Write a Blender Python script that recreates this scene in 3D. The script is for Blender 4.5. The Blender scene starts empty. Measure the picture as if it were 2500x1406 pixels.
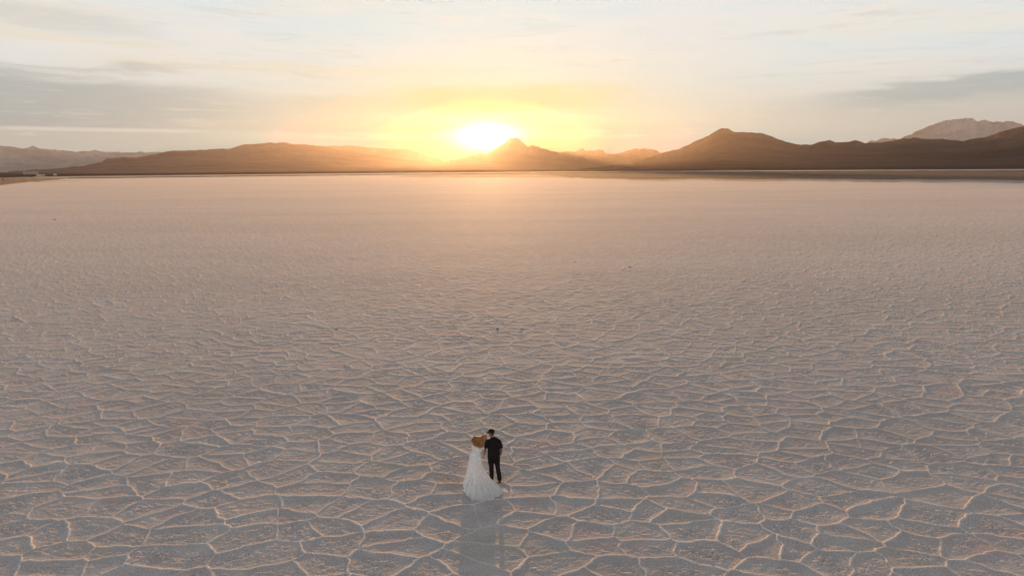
import bpy, bmesh, math, random
import numpy as np
from mathutils import Vector, Matrix

random.seed(7)
rng = np.random.default_rng(11)
R = math.radians
scene = bpy.context.scene
col = scene.collection

# ------------------------------------------------------------------ camera
F = 1670.0                       # focal length in pixels of a 2500 px wide frame
PITCH = R(9.98)
ROLL = R(0.458)
CAM = Vector((0.0, 0.0, 10.0))
fwd = Vector((0, math.cos(PITCH), -math.sin(PITCH)))
wr = Vector((1, 0, 0))
wu = wr.cross(fwd)
cr = wr * math.cos(ROLL) - wu * math.sin(ROLL)
cu = wu * math.cos(ROLL) + wr * math.sin(ROLL)
cam_d = bpy.data.cameras.new('camera')
cam_d.sensor_width = 36.0
cam_d.lens = 36.0 * F / 2500.0
cam_d.clip_start = 0.5
cam_d.clip_end = 90000.0
cam = bpy.data.objects.new('camera', cam_d)
col.objects.link(cam)
M = Matrix((cr, cu, -fwd)).transposed().to_4x4()
M.translation = CAM
cam.matrix_world = M
scene.camera = cam


def ray(px, py):
    """direction in the world of a pixel of the 2500 x 1406 photograph"""
    return (cr * (px - 1250.0) + cu * (703.0 - py) + fwd * F).normalized()


def ground(px, py, z=0.0):
    d = ray(px, py)
    t = (z - CAM.z) / d.z
    return CAM + d * t


# ------------------------------------------------------------------ sun
sd = ray(1190, 334)
SUN_AZ = math.atan2(sd.x, sd.y)
SUN_EL = math.asin(sd.z)
sun_l = bpy.data.lights.new('sun', 'SUN')
sun_l.energy = 5.0
sun_l.color = (1.0, 0.51, 0.20)
sun_l.angle = R(0.6)
sun = bpy.data.objects.new('sun', sun_l)
sun.rotation_euler = sd.to_track_quat('Z', 'Y').to_euler()
sun.location = (0, 0, 60)
col.objects.link(sun)

# ------------------------------------------------------------------ exposure
scene.view_settings.view_transform = 'Standard'
scene.view_settings.look = 'None'
scene.view_settings.exposure = 0.82
scene.view_settings.gamma = 1.0
scene.view_settings.use_curve_mapping = False
scene.cycles.use_denoising = True
scene.cycles.volume_bounces = 1
scene.cycles.max_bounces = 6


# ------------------------------------------------------------------ node helper
class NT:
    def __init__(self, tree):
        self.t = tree
        self.n = tree.nodes
        self.l = tree.links

    def new(self, typ, **kw):
        nd = self.n.new(typ)
        for k, v in kw.items():
            setattr(nd, k, v)
        return nd

    def put(self, sock, v):
        if isinstance(v, bpy.types.NodeSocket):
            self.l.new(v, sock)
        elif v is not None:
            sock.default_value = v

    def m(self, op, a, b=None, c=None, clamp=False):
        nd = self.new('ShaderNodeMath', operation=op)
        nd.use_clamp = clamp
        self.put(nd.inputs[0], a)
        if b is not None:
            self.put(nd.inputs[1], b)
        if c is not None:
            self.put(nd.inputs[2], c)
        return nd.outputs[0]

    def ss(self, v, a, b):
        """smoothstep of v from a to b"""
        nd = self.new('ShaderNodeMapRange', interpolation_type='SMOOTHSTEP')
        self.put(nd.inputs['Value'], v)
        lo, hi = (a, b) if a < b else (b, a)
        nd.inputs['From Min'].default_value = lo
        nd.inputs['From Max'].default_value = hi
        nd.inputs['To Min'].default_value = 0.0 if a < b else 1.0
        nd.inputs['To Max'].default_value = 1.0 if a < b else 0.0
        return nd.outputs[0]

    def mix(self, f, a, b, mode='MIX'):
        nd = self.new('ShaderNodeMix', data_type='RGBA', blend_type=mode)
        self.put(nd.inputs[0], f)
        for s, v in ((nd.inputs[6], a), (nd.inputs[7], b)):
            if isinstance(v, tuple):
                s.default_value = (v[0], v[1], v[2], 1.0)
            else:
                self.put(s, v)
        return nd.outputs[2]

    def noise(self, vec, scale, detail=4, rough=0.55, dist=0.0):
        nd = self.new('ShaderNodeTexNoise')
        self.put(nd.inputs['Vector'], vec)
        nd.inputs['Scale'].default_value = scale
        nd.inputs['Detail'].default_value = detail
        nd.inputs['Roughness'].default_value = rough
        nd.inputs['Distortion'].default_value = dist
        return nd.outputs[0]

    def comb(self, x, y, z):
        nd = self.new('ShaderNodeCombineXYZ')
        self.put(nd.inputs[0], x)
        self.put(nd.inputs[1], y)
        self.put(nd.inputs[2], z)
        return nd.outputs[0]


# ------------------------------------------------------------------ world: low sun, thin cloud
world = bpy.data.worlds.new('World')
scene.world = world
world.use_nodes = True
wt = world.node_tree
wt.nodes.clear()
w = NT(wt)
tc = w.new('ShaderNodeTexCoord')
sp = w.new('ShaderNodeSeparateXYZ')
w.l.new(tc.outputs['Generated'], sp.inputs[0])
dx, dy, dz = sp.outputs
az = w.m('MULTIPLY', w.m('ARCTAN2', dx, dy), 57.2958)          # degrees, + = right of the look axis
el = w.m('MULTIPLY', w.m('ARCSINE', dz), 57.2958)
stre = w.comb(w.m('MULTIPLY', az, 0.045), w.m('MULTIPLY', el, 0.30), 0.0)     # streaky cloud space
n1 = w.noise(stre, 1.1, 6, 0.55, 0.4)
n2 = w.noise(w.comb(w.m('MULTIPLY', az, 0.16), w.m('MULTIPLY', el, 0.9), 3.7), 1.0, 6, 0.6, 0.3)
n3 = w.noise(w.comb(w.m('MULTIPLY', az, 0.03), w.m('MULTIPLY', el, 0.16), 9.1), 1.3, 3, 0.5, 0.2)
elw = w.m('ADD', el, w.m('MULTIPLY', w.m('SUBTRACT', n2, 0.5), 2.2))
azw = w.m('ADD', az, w.m('MULTIPLY', w.m('SUBTRACT', n1, 0.5), 16.0))

c = w.mix(w.ss(el, -1.0, 9.0), (0.66, 0.58, 0.51), (0.75, 0.735, 0.715))
# pale blue openings and creamy veils high up
c = w.mix(w.m('MULTIPLY', w.m('MULTIPLY', w.ss(n3, 0.45, 0.62), w.ss(el, 5.0, 9.0)), 0.95), c, (0.68, 0.73, 0.735))
c = w.mix(w.m('MULTIPLY', w.m('MULTIPLY', w.ss(n1, 0.50, 0.66), w.ss(el, 4.0, 8.0)), 0.6), c, (0.82, 0.74, 0.64))
# grey light towards the sides near the horizon
side = w.ss(w.m('ABSOLUTE', w.m('ADD', az, 2.0)), 12.0, 34.0)
c = w.mix(w.m('MULTIPLY', w.m('MULTIPLY', side, w.ss(el, 9.0, 2.0)), 0.45), c, (0.62, 0.56, 0.50))


def lay(c, mask, amount, colour):
    return w.mix(w.m('MULTIPLY', mask, amount), c, colour)


def box(a0, a1, fa, e0, e1, fe, AZ=None, EL=None):
    AZ = AZ or azw
    EL = EL or elw
    h = w.m('MULTIPLY', w.ss(AZ, a0 - fa, a0 + fa), w.ss(AZ, a1 + fa, a1 - fa))
    v = w.m('MULTIPLY', w.ss(EL, e0 - fe, e0 + fe), w.ss(EL, e1 + fe, e1 - fe))
    return w.m('MULTIPLY', h, v)


GREY = (0.40, 0.41, 0.405)
LILAC = (0.50, 0.465, 0.45)
# left cloud bank (its flat base is at 2.9 degrees)
tilt = w.m('ADD', elw, w.m('MULTIPLY', w.m('ADD', az, 37.0), 0.055))
up = w.ss(tilt, 7.2, 5.9)
low = w.ss(el, 2.75, 2.95)
bank = w.m('MULTIPLY', w.m('MULTIPLY', up, low), w.ss(azw, -8.0, -30.0))
c = lay(c, bank, 0.85, w.mix(w.ss(az, -34.0, -14.0), GREY, LILAC))
bank2 = w.m('MULTIPLY', w.m('MULTIPLY', w.ss(elw, 6.0, 5.2), low), w.m('MULTIPLY', w.ss(az, -20.0, -14.0), w.ss(az, 0.0, -9.0)))
c = lay(c, bank2, 0.75, (0.60, 0.52, 0.43))
# haze below the bank
c = lay(c, w.m('MULTIPLY', w.ss(el, 2.95, 2.7), w.ss(azw, -12.0, -26.0)), 0.7, (0.49, 0.475, 0.43))
c = lay(c, box(-36.0, -22.0, 2.0, 2.72, 2.98, 0.10, None, el), 0.8, (0.74, 0.67, 0.60))
# wisps above it
c = lay(c, box(-42.0, -27.0, 4.0, 9.3, 10.9, 0.7), 0.7, (0.60, 0.575, 0.53))
c = lay(c, box(-42.0, -25.0, 4.0, 8.4, 9.0, 0.3), 0.7, (0.79, 0.68, 0.52))
c = lay(c, box(-37.0, -26.0, 2.5, 6.7, 7.1, 0.25), 0.7, (0.52, 0.50, 0.47))
c = lay(c, box(-28.5, -24.0, 1.5, 6.9, 7.4, 0.25), 0.7, (0.54, 0.50, 0.46))
c = lay(c, box(-30.0, -4.0, 5.0, 7.2, 7.8, 0.4), 0.6, (0.78, 0.67, 0.51))
# right cloud bank, rising to the right
rt = w.m('SUBTRACT', elw, w.m('MULTIPLY', w.m('SUBTRACT', az, 20.0), 0.075))
rb = w.m('MULTIPLY', w.m('MULTIPLY', w.ss(rt, 5.3, 4.6), w.ss(rt, 2.4, 3.8)), w.ss(azw, 14.0, 30.0))
c = lay(c, rb, 0.85, (0.41, 0.44, 0.435))
rb2 = w.m('MULTIPLY', w.ss(rt, 3.9, 3.1), w.ss(azw, 14.0, 34.0))
c = lay(c, rb2, 0.6, (0.56, 0.52, 0.46))
# fibrous texture over the whole veil
fib = w.noise(w.comb(w.m('MULTIPLY', az, 0.22), w.m('ADD', w.m('MULTIPLY', el, 2.1), w.m('MULTIPLY', az, 0.035)), 5.5), 1.0, 8, 0.62, 0.5)
c = w.mix(w.m('MULTIPLY', w.m('MULTIPLY', w.ss(fib, 0.50, 0.70), w.ss(n1, 0.35, 0.60)), 0.45), c, (0.56, 0.555, 0.54))
c = w.mix(w.m('MULTIPLY', w.ss(fib, 0.46, 0.28), 0.40), c, (0.80, 0.74, 0.66))
# the warm light round the sun
sa = w.m('SUBTRACT', az, math.degrees(SUN_AZ))
se = w.m('SUBTRACT', el, math.degrees(SUN_EL))


def gauss(sx, sy, ey=0.0, a=sa):
    q = w.m('ADD', w.m('POWER', w.m('DIVIDE', w.m('ABSOLUTE', a), sx), 2.0),
            w.m('POWER', w.m('DIVIDE', w.m('ABSOLUTE', w.m('SUBTRACT', se, ey)), sy), 2.0))
    return w.m('EXPONENT', w.m('MULTIPLY', q, -1.0))


c = lay(c, gauss(20.0, 5.5, -0.4), 0.92, (0.76, 0.71, 0.50))
c = lay(c, gauss(10.0, 3.2, -0.4), 0.9, (0.76, 0.68, 0.32))
cloudband = box(-8.0, 7.0, 4.0, 4.5, 6.3, 0.5)
c = lay(c, cloudband, 0.6, (0.70, 0.60, 0.30))
c = lay(c, gauss(5.0, 1.3, -0.2), 0.85, (0.80, 0.78, 0.52))
cosang = w.m('ADD', w.m('ADD', w.m('MULTIPLY', dx, sd.x), w.m('MULTIPLY', dy, sd.y)), w.m('MULTIPLY', dz, sd.z))
# dim bluish dome above; the low sky behind is raised to light the dress
back = w.ss(cosang, 0.72, -0.3)
c = w.mix(back, c, (1.0, 1.0, 1.03))
eld = w.m('SUBTRACT', el, w.m('MULTIPLY', back, 11.0))
c = w.mix(w.m('MULTIPLY', w.ss(eld, 14.0, 32.0), 0.98), c, (0.034, 0.042, 0.052))
# close to the sun most of the light comes from the air in front, so the sky behind it is plainer
hg = w.m('POWER', w.m('SUBTRACT', 1.6084, w.m('MULTIPLY', cosang, 1.56)), -1.5)
warm = w.m('MULTIPLY', w.m('DIVIDE', hg, w.m('ADD', w.m('MAXIMUM', el, 3.0), 0.5)), 0.066)
sub = w.new('ShaderNodeVectorMath', operation='SCALE')
sub.inputs[0].default_value = (1.0, 0.44, 0.158)
w.put(sub.inputs['Scale'], warm)
sc1 = w.new('ShaderNodeVectorMath', operation='SCALE')
w.l.new(c, sc1.inputs[0])
sc1.inputs['Scale'].default_value = 0.63
df = w.new('ShaderNodeVectorMath', operation='SUBTRACT')
w.l.new(sc1.outputs[0], df.inputs[0])
w.l.new(sub.outputs[0], df.inputs[1])
mxv = w.new('ShaderNodeVectorMath', operation='MAXIMUM')
w.l.new(df.outputs[0], mxv.inputs[0])
mxv.inputs[1].default_value = (0.0, 0.0, 0.0)
c = mxv.outputs[0]
glow = w.m('ADD', w.m('ADD', w.m('ADD', w.m('MULTIPLY', gauss(1.75, 0.75), 1.7), w.m('MULTIPLY', gauss(3.0, 1.15), 0.35)), w.m('MULTIPLY', w.ss(fib, 0.38, 0.62), w.m('ADD', w.m('MULTIPLY', gauss(13.0, 0.35, 0.1), 0.22), w.m('MULTIPLY', gauss(9.0, 0.5, 1.6), 0.10)))), w.m('MULTIPLY', gauss(0.6, 0.5), 5.0))
sky = w.new('ShaderNodeTexSky', sky_type='NISHITA')
sky.sun_disc = False
sky.sun_elevation = SUN_EL
sky.sun_rotation = SUN_AZ
sky.dust_density = 2.0
nsc = w.new('ShaderNodeVectorMath', operation='SCALE')
w.l.new(sky.outputs[0], nsc.inputs[0])
nsc.inputs['Scale'].default_value = 0.006
cs = w.mix(1.0, c, nsc.outputs[0], 'ADD')
gl = w.new('ShaderNodeVectorMath', operation='SCALE')
gl.inputs[0].default_value = (1.0, 0.93, 0.74)
w.put(gl.inputs['Scale'], glow)
cs = w.mix(1.0, cs, gl.outputs[0], 'ADD')
bg = w.new('ShaderNodeBackground')
bg.inputs['Strength'].default_value = 1.0
w.l.new(cs, bg.inputs['Color'])
wo = w.new('ShaderNodeOutputWorld')
w.l.new(bg.outputs[0], wo.inputs['Surface'])


# ------------------------------------------------------------------ materials
def mat(name):
    m_ = bpy.data.materials.new(name)
    m_.use_nodes = True
    t = NT(m_.node_tree)
    b = m_.node_tree.nodes['Principled BSDF']
    return m_, t, b


def simple(name, colour, rough=0.7, var=0.25, scale=30.0, bump=0.0, bdist=0.01, spec=0.3):
    m_, t, b = mat(name)
    tcn = t.new('ShaderNodeTexCoord')
    n = t.noise(tcn.outputs['Object'], scale, 5, 0.6)
    lo = tuple(k * (1 - var) for k in colour)
    hi = tuple(min(1, k * (1 + var)) for k in colour)
    t.put(b.inputs['Base Color'], t.mix(t.ss(n, 0.3, 0.7), lo, hi))
    b.inputs['Roughness'].default_value = rough
    b.inputs['Specular IOR Level'].default_value = spec
    if bump:
        bp = t.new('ShaderNodeBump')
        bp.inputs['Strength'].default_value = bump
        bp.inputs['Distance'].default_value = bdist
        t.l.new(n, bp.inputs['Height'])
        t.l.new(bp.outputs[0], b.inputs['Normal'])
    return m_


def salt_material():
    m_, t, b = mat('salt_crust')
    g = t.new('ShaderNodeNewGeometry')
    at = t.new('ShaderNodeAttribute', attribute_name='crest')
    pos = g.outputs['Position']
    big = t.noise(pos, 0.09, 4, 0.55)
    mid = t.noise(pos, 1.3, 5, 0.6)
    mps = t.new('ShaderNodeMapping')
    mps.inputs['Scale'].default_value = (0.006, 0.03, 1.0)
    t.l.new(pos, mps.inputs[0])
    streak = t.noise(mps.outputs[0], 1.0, 7, 0.62)
    metre = t.noise(pos, 0.55, 2, 0.7)
    fine = t.noise(pos, 22.0, 4, 0.65)
    tint = t.noise(pos, 0.33, 3, 0.6)
    base = t.mix(t.ss(fine, 0.30, 0.72), (0.38, 0.350, 0.345), (0.83, 0.78, 0.77))
    base = t.mix(t.m('MULTIPLY', t.ss(mid, 0.40, 0.70), 0.30), base, (0.38, 0.345, 0.315))
    base = t.mix(t.m('MULTIPLY', t.ss(tint, 0.52, 0.70), 0.42), base, (0.66, 0.46, 0.43))
    base = t.mix(t.m('MULTIPLY', t.ss(tint, 0.46, 0.30), 0.32), base, (0.56, 0.49, 0.35))
    base = t.mix(t.m('MULTIPLY', t.ss(streak, 0.42, 0.60), 0.40), base, (0.38, 0.355, 0.345))
    base = t.mix(t.m('MULTIPLY', t.ss(metre, 0.50, 0.36), 0.35), base, (0.74, 0.70, 0.66))
    base = t.mix(t.m('MULTIPLY', t.ss(big, 0.42, 0.66), 0.25), base, (0.42, 0.41, 0.40))
    base = t.mix(t.m('MULTIPLY', at.outputs['Fac'], 0.85), base, (0.92, 0.87, 0.82))
    t.put(b.inputs['Base Color'], base)
    b.inputs['Roughness'].default_value = 0.95
    b.inputs['Specular IOR Level'].default_value = 0.5
    b.inputs['Sheen Weight'].default_value = 0.09
    b.inputs['Sheen Roughness'].default_value = 0.45
    b.inputs['Sheen Tint'].default_value = (1, 0.97, 0.95, 1)
    bp = t.new('ShaderNodeBump')
    bp.inputs['Strength'].default_value = 0.5
    bp.inputs['Distance'].default_value = 0.006
    t.l.new(t.noise(pos, 30.0, 6, 0.7), bp.inputs['Height'])
    t.l.new(bp.outputs[0], b.inputs['Normal'])
    return m_


# ------------------------------------------------------------------ lattice noise
TAB = rng.random((256, 256)).astype(np.float32)


def vnoise(x, y, s=0):
    xi = np.floor(x)
    yi = np.floor(y)
    fx = (x - xi).astype(np.float32)
    fy = (y - yi).astype(np.float32)
    xi = xi.astype(np.int64) + 17 * s
    yi = yi.astype(np.int64) + 31 * s
    fx = fx * fx * (3 - 2 * fx)
    fy = fy * fy * (3 - 2 * fy)
    x0, x1, y0, y1 = xi & 255, (xi + 1) & 255, yi & 255, (yi + 1) & 255
    a = TAB[x0, y0]
    b = TAB[x1, y0]
    c_ = TAB[x0, y1]
    d = TAB[x1, y1]
    return (a + (b - a) * fx) * (1 - fy) + (c_ + (d - c_) * fx) * fy


def fbm(x, y, octv=4, s=0, gain=0.5):
    v = 0.0
    amp = 1.0
    tot = 0.0
    for k in range(octv):
        v = v + amp * (vnoise(x * 2 ** k, y * 2 ** k, s + k) - 0.5)
        tot += amp
        amp *= gain
    return v / tot


def tagd(o, label=None, cat=None, group=None, kind=None):
    if label:
        o['label'] = label
    if cat:
        o['category'] = cat
    if group:
        o['group'] = group
    if kind:
        o['kind'] = kind
    return o


def grid_mesh(name, V, nr, nc, m_, closed=False, smooth=True, parent=None):
    """V is nr*nc x 3, rows then columns"""
    me = bpy.data.meshes.new(name)
    V = np.ascontiguousarray(V, dtype=np.float32)
    me.vertices.add(len(V))
    me.vertices.foreach_set('co', V.ravel())
    ncq = nc if closed else nc - 1
    i = np.arange(nr - 1)[:, None] * nc
    j = np.arange(ncq)[None, :]
    j1 = (j + 1) % nc
    q = np.stack([i + j, i + j1, i + nc + j1, i + nc + j], axis=-1).reshape(-1, 4).astype(np.int32)
    nq = len(q)
    me.loops.add(nq * 4)
    me.loops.foreach_set('vertex_index', q.ravel())
    me.polygons.add(nq)
    me.polygons.foreach_set('loop_start', np.arange(nq, dtype=np.int32) * 4)
    me.update(calc_edges=True)
    if smooth:
        me.polygons.foreach_set('use_smooth', np.ones(nq, dtype=bool))
    if m_:
        me.materials.append(m_)
    me.update()
    o = bpy.data.objects.new(name, me)
    col.objects.link(o)
    if parent:
        o.parent = parent
    return o


# ------------------------------------------------------------------ the salt flat
CX, CY = 1.40, 0.86              # mean size of a salt polygon


def cell_point(ix, iy, cx, cy):
    x0, y0 = ix & 255, iy & 255
    jx = TAB[x0, y0]
    jy = TAB[(x0 + 91) & 255, (y0 + 47) & 255]
    keep = TAB[(x0 + 13) & 255, (y0 + 151) & 255] > 0.16
    px = (ix + 0.5 + (jx - 0.5) * 0.86) * cx
    py = (iy + 0.5 + (jy - 0.5) * 0.86) * cy
    return px, np.where(keep, py, 1e6), x0, y0


def edges(x, y, cx, cy, an):
    """distance to the nearest polygon edge and a random number of that edge"""
    ix = np.floor(x / cx).astype(np.int64)
    iy = np.floor(y / cy).astype(np.int64)
    b1 = np.full(x.shape, 1e12)
    b2 = np.full(x.shape, 1e12)
    p1x = np.zeros(x.shape); p1y = np.zeros(x.shape); p2x = np.zeros(x.shape); p2y = np.zeros(x.shape)
    for i in range(-2, 3):
        for j in range(-2, 3):
            if abs(i) == 2 and abs(j) == 2:
                continue
            qx, qy, _, _ = cell_point(ix + i, iy + j, cx, cy)
            d = ((qx - x) / an) ** 2 + (qy - y) ** 2
            lt = d < b1
            lt2 = (~lt) & (d < b2)
            p2x = np.where(lt, p1x, np.where(lt2, qx, p2x))
            p2y = np.where(lt, p1y, np.where(lt2, qy, p2y))
            b2 = np.where(lt, b1, np.where(lt2, d, b2))
            p1x = np.where(lt, qx, p1x)
            p1y = np.where(lt, qy, p1y)
            b1 = np.where(lt, d, b1)
    e = (b2 - b1) / (2 * np.sqrt(((p1x - p2x) / an) ** 2 + (p1y - p2y) ** 2) + 1e-6)
    h = np.abs(np.sin((p1x + p2x) * 12.9898 + (p1y + p2y) * 78.233) * 43758.5453) % 1.0
    return e, h


def salt_height(x, y, spacing):
    """ridges between polygons, rough crust inside them; spacing = mesh step, so far ridges stay sampled"""
    ox, oy = x.astype(np.float64), y.astype(np.float64)
    wx_ = fbm(ox / 0.28, oy / 0.28, 2, 8)
    wy_ = fbm(ox / 0.25 + 5, oy / 0.25, 2, 12)
    x = ox + 0.62 * fbm(ox / 1.6, oy / 1.2, 3, 3) + 0.11 * wx_
    y = oy + 0.52 * fbm(ox / 1.6 + 40, oy / 1.2 + 9, 3, 5) + 0.09 * wy_
    e, hsh = edges(x, y, CX, CY, 1.35)
    H = 0.50 + 0.55 * hsh
    H = H * (0.72 + 1.0 * np.clip(fbm(ox / 0.9, oy / 0.9, 3, 21) + 0.25, 0, 1))
    # thinner cracks that split some polygons
    e2, h2 = edges(x * 0.9 + y * 0.35 + 31.7, y - x * 0.25 + 12.2, CX * 0.95, CY * 0.9, 1.2)
    m2 = np.clip(fbm(ox / 3.1, oy / 2.3, 3, 70) * 4 + 0.35, 0, 1)
    H2 = np.clip(h2 - 0.62, 0, 1) * 1.25 * m2
    rag = 1 + 1.2 * fbm(ox / 0.07, oy / 0.07, 2, 30)
    wd = np.maximum(0.019, 0.33 * spacing)
    thin = 0.019 / wd
    crest = np.exp(-(e / wd) ** 2)
    crest2 = np.exp(-(e2 / (wd * 0.8)) ** 2)
    lift = 0.0165 * (H * crest + H2 * crest2 * 0.8) * rag * (0.50 + 0.50 * thin) + 0.0092 * (H * np.exp(-e / 0.13) + 0.6 * H2 * np.exp(-e2 / 0.10))
    inner = np.clip((e - 0.03) / 0.35, 0.04, 1)
    patch = np.clip(fbm(ox / 1.3, oy / 0.9, 3, 40) * 3 + 0.65, 0.45, 1.5)
    n_a = fbm(ox / 0.13, oy / 0.075, 4, 50, 0.68)
    rough = 0.064 * n_a * inner * patch
    tile = 0.014 * fbm(ox / 1.4, oy / 1.1, 3, 60)
    z = (lift + rough * (0.35 + 0.65 * np.clip(thin * 1.6, 0, 1)) + tile).astype(np.float32)
    k = ((crest * np.clip(H, 0, 1) + 0.6 * crest2 * np.clip(H2, 0, 1)) * thin).astype(np.float32)
    return z, k


def build_ground():
    dense = np.arange(R(-49), R(49), 0.00072)
    rest = np.arange(R(49), R(311), R(3.0))
    azs = np.concatenate([dense, rest])
    dep = np.arange(R(40.5), R(1.35), -R(0.0262))
    rd = 10.0 / np.tan(dep)
    r = np.concatenate([[0.5, 4.0, 8.0, 10.5], rd, np.geomspace(rd[-1] * 1.02, 10500, 90)])
    sp = np.gradient(r)
    nr, nc = len(r), len(azs)
    X = (r[:, None] * np.sin(azs)[None, :])
    Y = (r[:, None] * np.cos(azs)[None, :])
    Z = np.zeros((nr, nc), np.float32)
    K = np.zeros((nr, nc), np.float32)
    nd = len(dense)
    for a in range(0, nr, 60):
        b = min(nr, a + 60)
        if r[a] > 500:
            break
        s_ = np.maximum(sp[a:b], 0.72e-3 * r[a:b])[:, None] * np.ones((1, nd))
        z, k = salt_height(X[a:b, :nd], Y[a:b, :nd], s_)
        fade = np.clip((440 - r[a:b]) / 120, 0, 1)[:, None] * np.clip((R(49) - np.abs(dense)) / R(2), 0, 1)[None, :]
        Z[a:b, :nd] = z * fade
        K[a:b, :nd] = k * fade
    V = np.stack([X, Y, Z], axis=-1).reshape(-1, 3)
    o = grid_mesh('salt_flat', V, nr, nc, salt_material(), closed=True)
    at = o.data.attributes.new('crest', 'FLOAT', 'POINT')
    at.data.foreach_set('value', K.ravel())
    tagd(o, 'wide pale salt flat cracked into low ridged polygons', None, None, 'structure')
    return o


build_ground()


# ------------------------------------------------------------------ mountains
def profile(points):
    pts = []
    for px, py in points:
        d = ray(px, py)
        pts.append((math.atan2(d.x, d.y), math.asin(d.z)))
    pts.sort()
    return np.array([p[0] for p in pts]), np.array([p[1] for p in pts])


def rock(name, c1, c2):
    m_, t, b = mat(name)
    g = t.new('ShaderNodeNewGeometry')
    n = t.noise(g.outputs['Position'], 0.0011, 7, 0.65)
    n2 = t.noise(g.outputs['Position'], 0.008, 6, 0.7)
    c_ = t.mix(t.ss(n, 0.35, 0.65), c1, c2)
    c_ = t.mix(t.m('MULTIPLY', t.ss(n2, 0.45, 0.7), 0.5), c_, tuple(k * 0.55 for k in c1))
    t.put(b.inputs['Base Color'], c_)
    b.inputs['Roughness'].default_value = 1.0
    b.inputs['Specular IOR Level'].default_value = 0.0
    return m_


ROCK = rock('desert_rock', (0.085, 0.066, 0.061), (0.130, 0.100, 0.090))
GLOW_ROCK = rock('rock_with_warm_glow', (0.22, 0.145, 0.115), (0.30, 0.205, 0.165))  # warm sun glow over the left ranges put into the rock colour
FLARE_ROCK = rock('rock_with_orange_flare', (0.30, 0.17, 0.105), (0.40, 0.235, 0.15))  # orange flare below the sun painted into this range's colour
HAZED_ROCK = rock('rock_with_painted_haze', (0.56, 0.47, 0.41), (0.70, 0.60, 0.53))  # fading by distance haze painted in as a lighter rock


def mountain(name, pts, r0, r1, label, seed, cols=900, rows=110, spur=0.5, fine=0.0009, power=2.0, m_=None):
    A, E = profile(pts)
    a = np.linspace(A[0], A[-1], cols)
    e = np.interp(a, A, E)
    e = e + fine * 2 * fbm(a * 160, a * 0 + seed, 4, seed)
    endfade = np.clip((a - A[0]) / R(1.0), 0, 1) * np.clip((A[-1] - a) / R(1.0), 0, 1)
    e = np.maximum(e, -0.0003) * endfade ** 0.5
    kw = max(3, int(R(1.6) / (a[1] - a[0])))
    ker = np.hanning(2 * kw + 1)
    ker /= ker.sum()
    es = np.convolve(np.pad(e, kw, mode='edge'), ker, mode='valid')
    u = np.concatenate([np.linspace(0, 1, rows), np.linspace(1.01, 1 + 0.45 * min(1, 900 / (r1 - r0)), 18)])
    r = r0 + (r1 - r0) * u
    wgt = (np.clip(u, 0, 1) ** 5)[:, None]
    top = r1 * np.tan(es[None, :] * (1 - wgt) + e[None, :] * wgt) + CAM.z
    crest_z = r1 * np.tan(e) + CAM.z
    s = np.where(u <= 1, u ** power * 0.93 + 0.07 * u, np.clip(1 - (u - 1) / (u[-1] - 1), 0, 1))
    X = r[:, None] * np.sin(a)[None, :]
    Y = r[:, None] * np.cos(a)[None, :]
    Z = s[:, None] * top
    n = fbm(X / 900 + seed, Y / 2600 + seed, 6, seed, 0.6)
    rid = 1 - np.abs(2 * n)
    env = np.clip(u * (1.02 - u) * 4, 0, 1)[:, None]
    n_b = fbm(X / 260 + seed, Y / 420, 5, seed + 3, 0.6)
    Z = Z * (1 - spur * env * (1 - rid) * 1.2) + env * (n_b * 0.34) * Z
    lim = (r[:, None] * (crest_z[None, :] - CAM.z) / r1 + CAM.z)
    Z = np.where(u[:, None] < 1, np.minimum(Z, lim * 0.985), Z)
    Z = Z - 1.5 * (1 - np.clip(u * 40, 0, 1))[:, None]
    Z[-1, :] = -2.0
    V = np.stack([X, Y, Z], axis=-1).reshape(-1, 3)
    o = grid_mesh(name, V, len(u), cols, m_ or ROCK)
    tagd(o, label, None, None, 'structure')
    return o


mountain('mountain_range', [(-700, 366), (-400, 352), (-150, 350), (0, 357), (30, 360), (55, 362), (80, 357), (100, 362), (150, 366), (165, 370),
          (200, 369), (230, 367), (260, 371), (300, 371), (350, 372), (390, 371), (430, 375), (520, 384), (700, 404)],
         8300, 9800, 'far pale mountain range at the left edge of the horizon', 3, spur=0.3, fine=0.0016, m_=HAZED_ROCK)
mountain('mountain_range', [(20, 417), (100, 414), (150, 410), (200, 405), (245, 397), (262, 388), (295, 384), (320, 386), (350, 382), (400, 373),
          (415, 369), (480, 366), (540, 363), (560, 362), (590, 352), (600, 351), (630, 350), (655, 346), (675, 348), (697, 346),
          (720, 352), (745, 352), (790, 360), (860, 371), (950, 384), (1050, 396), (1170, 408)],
         2300, 8400, 'long brown mountain range left of the sun', 7, power=2.6, m_=GLOW_ROCK)
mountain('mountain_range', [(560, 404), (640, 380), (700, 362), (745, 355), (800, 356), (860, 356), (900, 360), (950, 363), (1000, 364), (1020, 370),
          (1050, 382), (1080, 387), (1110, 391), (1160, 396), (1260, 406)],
         8700, 9700, 'low range running down to the left of the sun', 12, spur=0.3, m_=GLOW_ROCK)
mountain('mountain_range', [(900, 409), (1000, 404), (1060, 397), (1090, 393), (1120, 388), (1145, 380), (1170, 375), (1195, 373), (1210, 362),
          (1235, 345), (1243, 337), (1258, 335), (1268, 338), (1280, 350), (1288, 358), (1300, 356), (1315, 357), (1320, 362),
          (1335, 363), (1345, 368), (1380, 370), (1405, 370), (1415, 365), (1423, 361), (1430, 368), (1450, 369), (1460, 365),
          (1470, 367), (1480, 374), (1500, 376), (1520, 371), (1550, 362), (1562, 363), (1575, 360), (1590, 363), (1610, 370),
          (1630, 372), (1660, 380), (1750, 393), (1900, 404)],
         2300, 8300, 'rugged range with a knob peak directly under the sun', 5, fine=0.0014, power=2.6, m_=FLARE_ROCK)
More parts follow.
